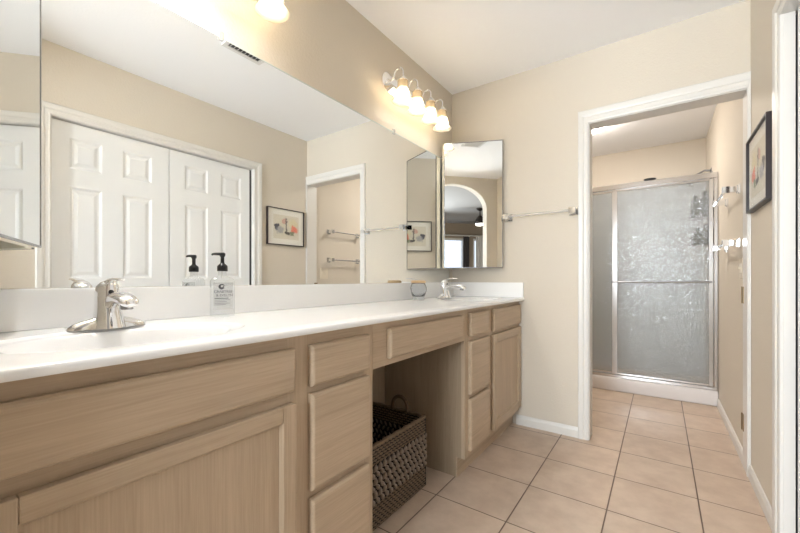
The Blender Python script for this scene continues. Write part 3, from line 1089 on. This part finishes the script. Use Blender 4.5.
tube(bm, [c - dv * 0.006, c + dv * 0.012, c + dv * 0.022, c + dv * 0.029 + Vector((0, 0, -0.001)), c + dv * 0.033 + Vector((0, 0, -0.004))], [0.0055, 0.005, 0.0042, 0.0036, 0.003], 12)
obj('pump_nozzle', bm, M['black'], p, True, 50)

# ------------------------------------------------------------------ glass jar with tan lid
jx, jy = 0.098, 1.925
t = thing('glass_jar', 'clear rounded glass jar with a tan lid left of the far faucet', 'jar', (jx, jy, CZT))
bm = B()
n = 30
prof = [(0.034, 0.0005), (0.037, 0.003), (0.037, 0.010), (0.035, 0.016), (0.041, 0.030), (0.048, 0.052), (0.050, 0.070), (0.047, 0.088), (0.043, 0.098), (0.042, 0.104), (0.038, 0.104), (0.039, 0.096), (0.043, 0.086), (0.046, 0.070), (0.044, 0.053), (0.036, 0.030), (0.020, 0.022), (0.003, 0.021)]
rings = []
for r, h in prof:
    tw = 1 + (0.05 if 0.02 < h < 0.09 else 0.0)
    rings.append([bm.verts.new((jx + r * (1 + (tw - 1) * math.cos(5 * (2 * PI * k / n) + h * 60)) * math.cos(2 * PI * k / n), jy + r * (1 + (tw - 1) * math.cos(5 * (2 * PI * k / n) + h * 60)) * math.sin(2 * PI * k / n), CZT + h)) for k in range(n)])
for a, b in zip(rings, rings[1:]):
    for k in range(n):
        bm.faces.new((a[k], a[(k + 1) % n], b[(k + 1) % n], b[k]))
bm.faces.new(rings[0][::-1]); bm.faces.new(rings[-1])
obj('jar_body', bm, M['crystal'], t, True)
obj('jar_lid', lathe(B(), [(0.040, 0.1045), (0.045, 0.106), (0.046, 0.112), (0.044, 0.118), (0.036, 0.121), (0.001, 0.122)], (jx, jy, CZT), 30), M['tan'], t, True, 40)

# ------------------------------------------------------------------ woven basket in the knee space
kx0, kx1, ky0, ky1, kh = 0.035, 0.390, 1.05, 1.548, 0.345
t = thing('wicker_basket', 'dark woven rectangular basket with ring handles under the knee drawer', 'basket', ((kx0 + kx1) / 2, (ky0 + ky1) / 2, 0))
bm = B()
w = 0.002
box(bm, (kx0 + 0.010, ky0 + 0.010, 0.004), (kx1 - 0.010, ky1 - 0.010, 0.012))
for a, b in (((kx0 + 0.005, ky0 + 0.005, 0.004), (kx0 + 0.005 + w, ky1 - 0.005, kh - 0.008)), ((kx1 - 0.005 - w, ky0 + 0.005, 0.004), (kx1 - 0.005, ky1 - 0.005, kh - 0.008)),
             ((kx0 + 0.007, ky0 + 0.005, 0.004), (kx1 - 0.007, ky0 + 0.005 + w, kh - 0.008)), ((kx0 + 0.007, ky1 - 0.005 - w, 0.004), (kx1 - 0.007, ky1 - 0.005, kh - 0.008))):
    box(bm, a, b)
obj('basket_core', bm, M['wicker_d'], t)


def perim(inset, step):
    x0, x1, y0, y1 = kx0 + inset, kx1 - inset, ky0 + inset, ky1 - inset
    r = 0.018
    raw = []
    for cx, cy, a0 in ((x1 - r, y1 - r, 0), (x0 + r, y1 - r, 90), (x0 + r, y0 + r, 180), (x1 - r, y0 + r, 270)):
        for k in range(5):
            a = math.radians(a0 + 90 * k / 4)
            raw.append((cx + r * math.cos(a), cy + r * math.sin(a)))
    raw.append(raw[0])
    L = [0]
    for p, q in zip(raw, raw[1:]):
        L.append(L[-1] + math.hypot(q[0] - p[0], q[1] - p[1]))
    n = 4 * round(L[-1] / step / 4)
    res = []
    j = 0
    for k in range(n):
        s = L[-1] * k / n
        while L[j + 1] < s:
            j += 1
        f = (s - L[j]) / (L[j + 1] - L[j])
        p, q = raw[j], raw[j + 1]
        tx, ty = q[0] - p[0], q[1] - p[1]
        l = math.hypot(tx, ty)
        res.append((p[0] + tx * f, p[1] + ty * f, ty / l, -tx / l))
    return res


def fine_band(z0, z1, name, mat):
    bm = B()
    P = perim(0.006, 0.0065)
    rows = round((z1 - z0) / 0.0125)
    for r in range(rows):
        z = z0 + (z1 - z0) * (r + 0.5) / rows
        pts = []
        for k, (x, y, nx, ny) in enumerate(P):
            o = 0.0032 * math.cos(PI * k / 2 + PI * (r % 2))
            pts.append((x + nx * o, y + ny * o, z + 0.0008 * math.sin(k * 1.7 + r)))
        tube(bm, pts, 0.0046, 6, closed=True, flat=0.9)
    return obj(name, bm, mat, t, True)


fine_band(0.004, 0.105, 'fine_weave', M['wicker_l'])
fine_band(0.262, 0.338, 'fine_weave', M['wicker_l'])
bm = B()
P = perim(0.006, 0.0150)
rows = 6
for r in range(rows):
    z = 0.105 + (0.262 - 0.105) * (r + 0.5) / rows
    for k in range(r % 2, len(P), 2):
        x, y, nx, ny = P[k]
        # a slanted plump stitch of the braid
        tx, ty = -ny, nx
        s = 1 if r % 2 else -1
        a = Vector((x + nx * 0.001 - tx * 0.008, y + ny * 0.001 - ty * 0.008, z - 0.0135 * s))
        b = Vector((x + nx * 0.001 + tx * 0.008, y + ny * 0.001 + ty * 0.008, z + 0.0135 * s))
        m = (a + b) / 2 + Vector((nx, ny, 0)) * 0.004
        tube(bm, [a, a.lerp(m, 0.55), m, b.lerp(m, 0.55), b], [0.002, 0.0080, 0.0098, 0.0080, 0.002], 8)
obj('braided_band', bm, M['wicker'], t, True)
bm = B()
for q in (0.0, 1.0):
    pts = [(x, y, kh - 0.004 + 0.002 * math.sin(k * 0.9 + q * PI)) for k, (x, y, nx, ny) in enumerate(perim(0.003 + 0.007 * q, 0.010))]
    tube(bm, pts, 0.0058, 7, closed=True)
obj('rim', bm, M['wicker_l'], t, True)
for y in (ky1 - 0.010, ky0 + 0.010):
    pts = [(0.232 + 0.046 * math.cos(a), y, kh + 0.012 + 0.052 * math.sin(a)) for a in [-0.35 + (PI + 0.7) * k / 20 for k in range(21)]]
    obj('basket_handle', tube(B(), pts, 0.0095, 10), M['wicker_h'], t, True)

# ------------------------------------------------------------------ framed watercolour on the right wall
t = thing('framed_picture', 'black-framed loose watercolour with white mat on the wall beside the closet', 'picture', (XR, 2.297, 1.335))
py0, py1, pz0, pz1 = 2.082, 2.512, 1.337, 1.690
fx = XR - 0.026
bm = B()
fw = 0.007
box(bm, (fx, py0, pz0), (XR - 0.0005, py0 + fw, pz1)); box(bm, (fx, py1 - fw, pz0), (XR - 0.0005, py1, pz1))
box(bm, (fx, py0 + fw, pz0), (XR - 0.0005, py1 - fw, pz0 + fw)); box(bm, (fx, py0 + fw, pz1 - fw), (XR - 0.0005, py1 - fw, pz1))
obj('picture_frame', bm, M['frame'], t)
obj('mat_board', box(B(), (XR - 0.014, py0 + fw, pz0 + fw), (XR - 0.006, py1 - fw, pz1 - fw)), M['mat'], t)
p = obj('painting', box(B(), (-0.0006, -0.148, -0.115), (0.0006, 0.148, 0.115)), M['art'], None)
p.parent = t
p.location = Vector((XR - 0.0148, 2.300, 1.513)) - WORLD[t.name]
for v in p.data.vertices:
    v.co.z -= 0.115
obj('glazing', box(B(), (XR - 0.0205, py0 + fw, pz0 + fw), (XR - 0.0185, py1 - fw, pz1 - fw)), M['pane'], t)


# ------------------------------------------------------------------ towel bars
def towel_bar(label, a, b, off, wall_n, group=None):
    """a, b: wall points of the two posts; off: bar distance; wall_n: unit normal"""
    a, b, n = Vector(a), Vector(b), Vector(wall_n)
    t = thing('towel_bar', label, 'towel bar', (a + b) / 2, group)
    d = (b - a).normalized()
    bm = B()
    tube(bm, [a + n * off + d * 0.008, b + n * off - d * 0.008], 0.0085, 14)
    obj('bar', bm, M['acrylic'] if abs(n.y) > 0.5 else M['chrome'], t, True, 50)
    for p in (a, b):
        bm = B()
        z = Vector((0, 0, 1))
        for h0, h1, s in ((0.0006, 0.007, 0.026), (0.007, 0.014, 0.022), (0.014, off - 0.014, 0.015), (off - 0.016, off + 0.017, 0.0185)):
            c = [p + d * (s * i) + z * (s * j) for i, j in ((-1, -1), (1, -1), (1, 1), (-1, 1))]
            lo = [bm.verts.new(v + n * h0) for v in c]; hi = [bm.verts.new(v + n * h1) for v in c]
            bm.faces.new(lo); bm.faces.new(hi)
            for k in range(4):
                bm.faces.new((lo[k], lo[(k + 1) % 4], hi[(k + 1) % 4], hi[k]))
        obj('post', bm, M['chrome'], t)
    return t


towel_bar('clear towel bar with square chrome posts on the end wall', (0.447, YE, 1.440), (0.868, YE, 1.440), 0.062, (0, -1, 0))
towel_bar('upper chrome towel bar on the right wall beyond the doorway', (XR, 2.870, 1.530), (XR, 3.340, 1.530), 0.062, (-1, 0, 0), 'chrome towel bars beyond the doorway')
towel_bar('lower chrome towel bar on the right wall beyond the doorway', (XR, 2.870, 1.219), (XR, 3.340, 1.219), 0.062, (-1, 0, 0), 'chrome towel bars beyond the doorway')

t = thing('switch_plate', 'ivory double switch plate on the right wall below the towel bars', 'switch', (XR, 2.805, 1.012))
obj('plate', box(B(), (XR - 0.006, 2.748, 1.012), (XR - 0.0005, 2.862, 1.128), 0.0025), M['plate'], t)
for y in (2.782, 2.828):
    obj('toggle', (lambda bm: (box(bm, (XR - 0.0085, y - 0.010, 1.045), (XR - 0.0062, y + 0.010, 1.095)), box(bm, (XR - 0.014, y - 0.005, 1.066), (XR - 0.0087, y + 0.005, 1.078), 0.002), bm)[2])(B()), M['plate'], t)
for z, lb in ((0.924, 'small brass hinge on the right jamb, at counter height'), (0.242, 'small brass hinge on the right jamb, near the floor')):
    bm = B()
    box(bm, (1.680, YE + 0.088, z - 0.045), (1.6827, YE + 0.118, z + 0.045))
    tube(bm, [(1.6795, YE + 0.1245, z - 0.045), (1.6795, YE + 0.1245, z + 0.045)], 0.0035, 10)
    tag(obj('door_hinge', bm, M['brass'], None), lb, 'hinge', 'brass hinges on the jamb')

# ------------------------------------------------------------------ shower enclosure
SY = 3.845
t = thing('shower_enclosure', 'framed shower enclosure with rippled obscure glass beyond the doorway', 'shower', (0.95, SY, 0))
bm = B()
box(bm, (0.001, SY - 0.025, 0.0), (XR - 0.001, SY + 0.075, 0.118), 0.012, 3)
obj('curb', bm, M['curb'], t, True, 40)
bm = B()
ax0, ax1 = 0.28, XR - 0.003
box(bm, (ax0, SY - 0.008, 1.818), (ax1, SY + 0.045, 1.862), 0.003)
obj('header_rail', bm, M['alu'], t)
bm = B()
box(bm, (ax0, SY - 0.004, 0.1185), (ax1, SY + 0.045, 0.146), 0.003)
obj('sill_track', bm, M['alu'], t)
obj('wall_jamb', box(B(), (1.668, SY - 0.006, 0.1465), (ax1, SY + 0.040, 1.8175), 0.003), M['alu'], t)
obj('wall_jamb', box(B(), (ax0, SY - 0.006, 0.1465), (ax0 + 0.025, SY + 0.040, 1.8175), 0.003), M['alu'], t)


def sash(name, x0, x1, y, w0, w1):
    s = obj(name, (lambda bm: (box(bm, (x0, y - 0.008, 0.150), (x0 + w0, y + 0.008, 1.814), 0.002), box(bm, (x1 - w1, y - 0.008, 0.150), (x1, y + 0.008, 1.814), 0.002),
                               box(bm, (x0 + w0, y - 0.008, 0.150), (x1 - w1, y + 0.008, 0.166), 0.002), box(bm, (x0 + w0, y - 0.008, 1.798), (x1 - w1, y + 0.008, 1.814), 0.002), bm)[4])(B()), M['alu'], t)
    obj('glass_panel', box(B(), (x0 + w0, y - 0.003, 0.1665), (x1 - w1, y + 0.003, 1.7975)), M['showerglass'], s)
    return s


s = sash('sliding_panel', 0.960, 1.664, SY + 0.006, 0.042, 0.026)
bm = B()
tube(bm, [(0.965, SY - 0.040, 0.985), (1.655, SY - 0.040, 0.985)], 0.0075, 12)
for x in (0.972, 1.648):
    tube(bm, [(x, SY - 0.040, 0.985), (x, SY - 0.002, 0.985)], 0.006, 10)
obj('door_bar', bm, M['chrome_dark'], s, True, 50)
sash('sliding_panel', 0.308, 0.985, SY + 0.030, 0.026, 0.026)

# things seen through the rippled glass and over its frame
t = thing('showerhead', 'chrome shower arm poking above the shower frame at the right wall', 'showerhead', (XR, 4.32, 1.93))
bm = B()
tube(bm, [(XR - 0.0005, 4.32, 1.985), (XR - 0.05, 4.32, 1.992), (XR - 0.10, 4.32, 1.965), (XR - 0.14, 4.32, 1.92)], 0.009, 10)
lathe(bm, [(0.026, 0.0), (0.026, 0.004), (0.014, 0.010)], (XR - 0.0005, 4.32, 1.985), 18, (-1, 0, 0))
obj('arm', bm, M['chrome_dark'], t, True, 50)
obj('spray_head', lathe(B(), [(0.010, 0.0), (0.016, 0.012), (0.036, 0.040), (0.040, 0.052), (0.036, 0.056)], (XR - 0.138, 4.32, 1.925), 20, (-0.65, 0, -0.76)), M['chrome_dark'], t, True, 40)
t = thing('shower_caddy', 'wire caddy of dark bottles hanging behind the rippled glass, top right', 'caddy', (1.56, 4.10, 1.28))
bm = B()
for z in (1.30, 1.53):
    for zz in (z, z + 0.06):
        tube(bm, [(1.530, 3.985, zz), (1.672, 3.985, zz), (1.672, 4.165, zz), (1.530, 4.165, zz)], 0.004, 6, closed=True)
    for k in range(6):
        tube(bm, [(1.535 + 0.03 * k, 3.985, z), (1.535 + 0.03 * k, 4.165, z)], 0.003, 6)
tube(bm, [(1.672, 4.06, 1.30), (1.672, 4.06, 1.90), (1.675, 4.06, 1.92)], 0.005, 8)
tube(bm, [(1.672, 4.10, 1.30), (1.672, 4.10, 1.90), (1.675, 4.10, 1.92)], 0.005, 8)
obj('rack', bm, M['chrome_dark'], t, True, 50)
for (x, y, z, r, h), lb in zip([(1.565, 4.03, 1.535, 0.030, 0.19), (1.631, 4.05, 1.535, 0.032, 0.22), (1.585, 4.115, 1.305, 0.034, 0.15), (1.636, 4.04, 1.305, 0.028, 0.17)],
                               ['dark bottle on the caddy\'s top shelf, left, blurred by rippled glass', 'taller dark bottle on the caddy\'s top shelf by the wall, blurred by rippled glass',
                                'squat dark bottle on the caddy\'s lower shelf, blurred by rippled glass', 'slim dark bottle on the caddy\'s lower shelf by the wall, blurred by rippled glass']):
    tag(obj('shampoo_bottle', lathe(B(), [(r * 0.9, 0.0), (r, 0.006), (r, h * 0.72), (r * 0.6, h * 0.8), (r * 0.45, h * 0.82), (r * 0.45, h), (0.004, h)], (x, y, z), 18), M['grey_item'], None, True, 40), lb, 'bottle', 'bottles on the shower caddy')
t = obj('soap_dish', (lambda bm: (lathe(bm, [(0.036, 0.0), (0.044, 0.005), (0.047, 0.014), (0.042, 0.014), (0.036, 0.008), (0.002, 0.006)], (1.245, SY + 0.018, 1.8625), 24), bm)[1])(B()), M['grey_item'], None, True, 40)
tag(t, 'small dark dish sitting on top of the shower frame', 'dish')

# flush ceiling light in the shower room
t = thing('ceiling_light', 'round lit ceiling dome in the shower room, half behind the doorway\'s left jamb', 'light', (0.80, 3.78, H))
obj('light_rim', lathe(B(), [(0.150, -0.0005), (0.155, -0.012), (0.150, -0.022), (0.140, -0.022), (0.138, -0.006)], (0.80, 3.78, H), 36), M['chrome'], t, True, 40)
obj('light_dome', lathe(B(), [(0.138, -0.022), (0.132, -0.042), (0.108, -0.062), (0.070, -0.076), (0.030, -0.082), (0.002, -0.083)], (0.80, 3.78, H), 36), M['dome'], t, True, 60)

# ceiling register seen in the mirror
t = thing('ceiling_vent', 'white slatted ceiling register seen in the mirror\'s top edge', 'vent', (0.77, 1.33, H))
vx0, vx1, vy0, vy1 = 0.66, 0.875, 1.20, 1.46
bm = B()
box(bm, (vx0, vy0, H - 0.008), (vx0 + 0.025, vy1, H - 0.0005)); box(bm, (vx1 - 0.025, vy0, H - 0.008), (vx1, vy1, H - 0.0005))
box(bm, (vx0 + 0.025, vy0, H - 0.008), (vx1 - 0.025, vy0 + 0.025, H - 0.0005)); box(bm, (vx0 + 0.025, vy1 - 0.025, H - 0.008), (vx1 - 0.025, vy1, H - 0.0005))
obj('vent_frame', bm, M['vent'], t)
obj('vent_backing', box(B(), (vx0 + 0.025, vy0 + 0.025, H - 0.002), (vx1 - 0.025, vy1 - 0.025, H - 0.0006)), M['gapdark'], t)
for k in range(9):
    y = vy0 + 0.034 + 0.024 * k
    obj('slat', prism(B(), [(y, H - 0.0085), (y + 0.002, H - 0.0085), (y + 0.010, H - 0.0025), (y + 0.008, H - 0.0025)], 'x', vx0 + 0.025, vx1 - 0.025), M['vent'], t)

# ------------------------------------------------------------------ bedroom things caught in the cabinet mirror
fxx, fyy = 2.43, -2.0
t = thing('ceiling_fan', 'dark bronze ceiling fan with a glowing lens, reflected in the far cabinet mirror', 'ceiling fan', (fxx, fyy, H))
obj('canopy', lathe(B(), [(0.075, -0.0005), (0.075, -0.012), (0.055, -0.035), (0.020, -0.050), (0.014, -0.052)], (fxx, fyy, H), 28), M['fan'], t, True, 40)
obj('downrod', tube(B(), [(fxx, fyy, H - 0.045), (fxx, fyy, H - 0.150)], 0.013, 14), M['fan'], t, True, 60)
obj('motor_housing', lathe(B(), [(0.016, -0.140), (0.035, -0.155), (0.060, -0.185), (0.085, -0.225), (0.100, -0.262), (0.104, -0.290), (0.098, -0.315)], (fxx, fyy, H), 32), M['fan'], t, True, 50)
obj('light_lens', lathe(B(), [(0.095, -0.3155), (0.088, -0.328), (0.060, -0.344), (0.025, -0.350), (0.002, -0.351)], (fxx, fyy, H), 32), M['fanlight'], t, True, 60)
for k in range(3):
    a = math.radians(196 + 120 * k)
    bm = B()
    secs = []
    d = Vector((math.cos(a), math.sin(a), 0)); q = Vector((-math.sin(a), math.cos(a), 0))
    for r, wd in ((0.085, 0.030), (0.16, 0.046), (0.30, 0.062), (0.50, 0.064), (0.62, 0.054), (0.66, 0.030), (0.668, 0.006)):
        secs.append((Vector((fxx, fyy, H - 0.272)) + d * r, q * wd + Vector((0, 0, 0.10 * wd)), Vector((0, 0, 0.005))))
    loft(bm, secs, 14)
    obj('fan_blade', bm, M['fan'], t, True, 50)


def curtain(label, x0, x1, y, z0, z1, mat, waves):
    bm = B()
    n = waves * 10
    fr, bk = [], []
    for k in range(n + 1):
        f = k / n
        x = x0 + (x1 - x0) * f
        yy = y + 0.022 * math.sin(2 * PI * waves * f)
        fr.append((x, yy + 0.003)); bk.append((x, yy - 0.003))
    poly = fr + bk[::-1]
    lo = [bm.verts.new((p[0], p[1], z0)) for p in poly]; hi = [bm.verts.new((p[0], p[1], z1)) for p in poly]
    m = len(poly)
    for k in range(m):
        bm.faces.new((lo[k], lo[(k + 1) % m], hi[(k + 1) % m], hi[k]))
    for k in range(n):
        for ring in (lo, hi):
            bm.faces.new((ring[k], ring[k + 1], ring[m - 2 - k], ring[m - 1 - k]))
    return tag(obj('curtain', bm, mat, None, True, 60), label, 'curtain')


curtain('charcoal drape at the bedroom window edge, reflected in the far cabinet mirror', 2.90, 3.06, -3.94, 0.02, 2.10, M['drape'], 3)
curtain('white sheer curtain over the second bedroom window, reflected in the far cabinet mirror', 3.25, 4.20, -3.94, 0.02, 2.10, M['curtain'], 14)
t = thing('curtain_rod', 'pale curtain rod across the bedroom windows, reflected in the far cabinet mirror', 'curtain rod', (2.9, -3.93, 2.12))
obj('rod', tube(B(), [(1.4, -3.94, 2.125), (4.4, -3.94, 2.125)], 0.016, 14), M['trim'], t, True, 60)
for x in (1.5, 3.08, 4.35):
    obj('bracket', box(B(), (x - 0.012, -3.9995, 2.10), (x + 0.012, -3.945, 2.13), 0.002), M['trim'], t)

# parts that look unlike the rest of their thing
for o in COL.objects:
    k = o.name.split('.')[0]
    lb = {'pump': 'black pump top', 'jar_lid': 'tan lid', 'lamp_collar': 'amber glass collar', 'lamp_shade': 'lit white bell glass shade', 'rim': 'paler woven rim',
          'fine_weave': 'fine woven band', 'braided_band': 'chunky braided band', 'mat_board': 'white mat', 'picture_frame': 'black frame', 'bottle_label': 'printed label',
          'light_lens': 'glowing lens'}.get(k)
    if lb and o.parent:
        o['label'] = lb
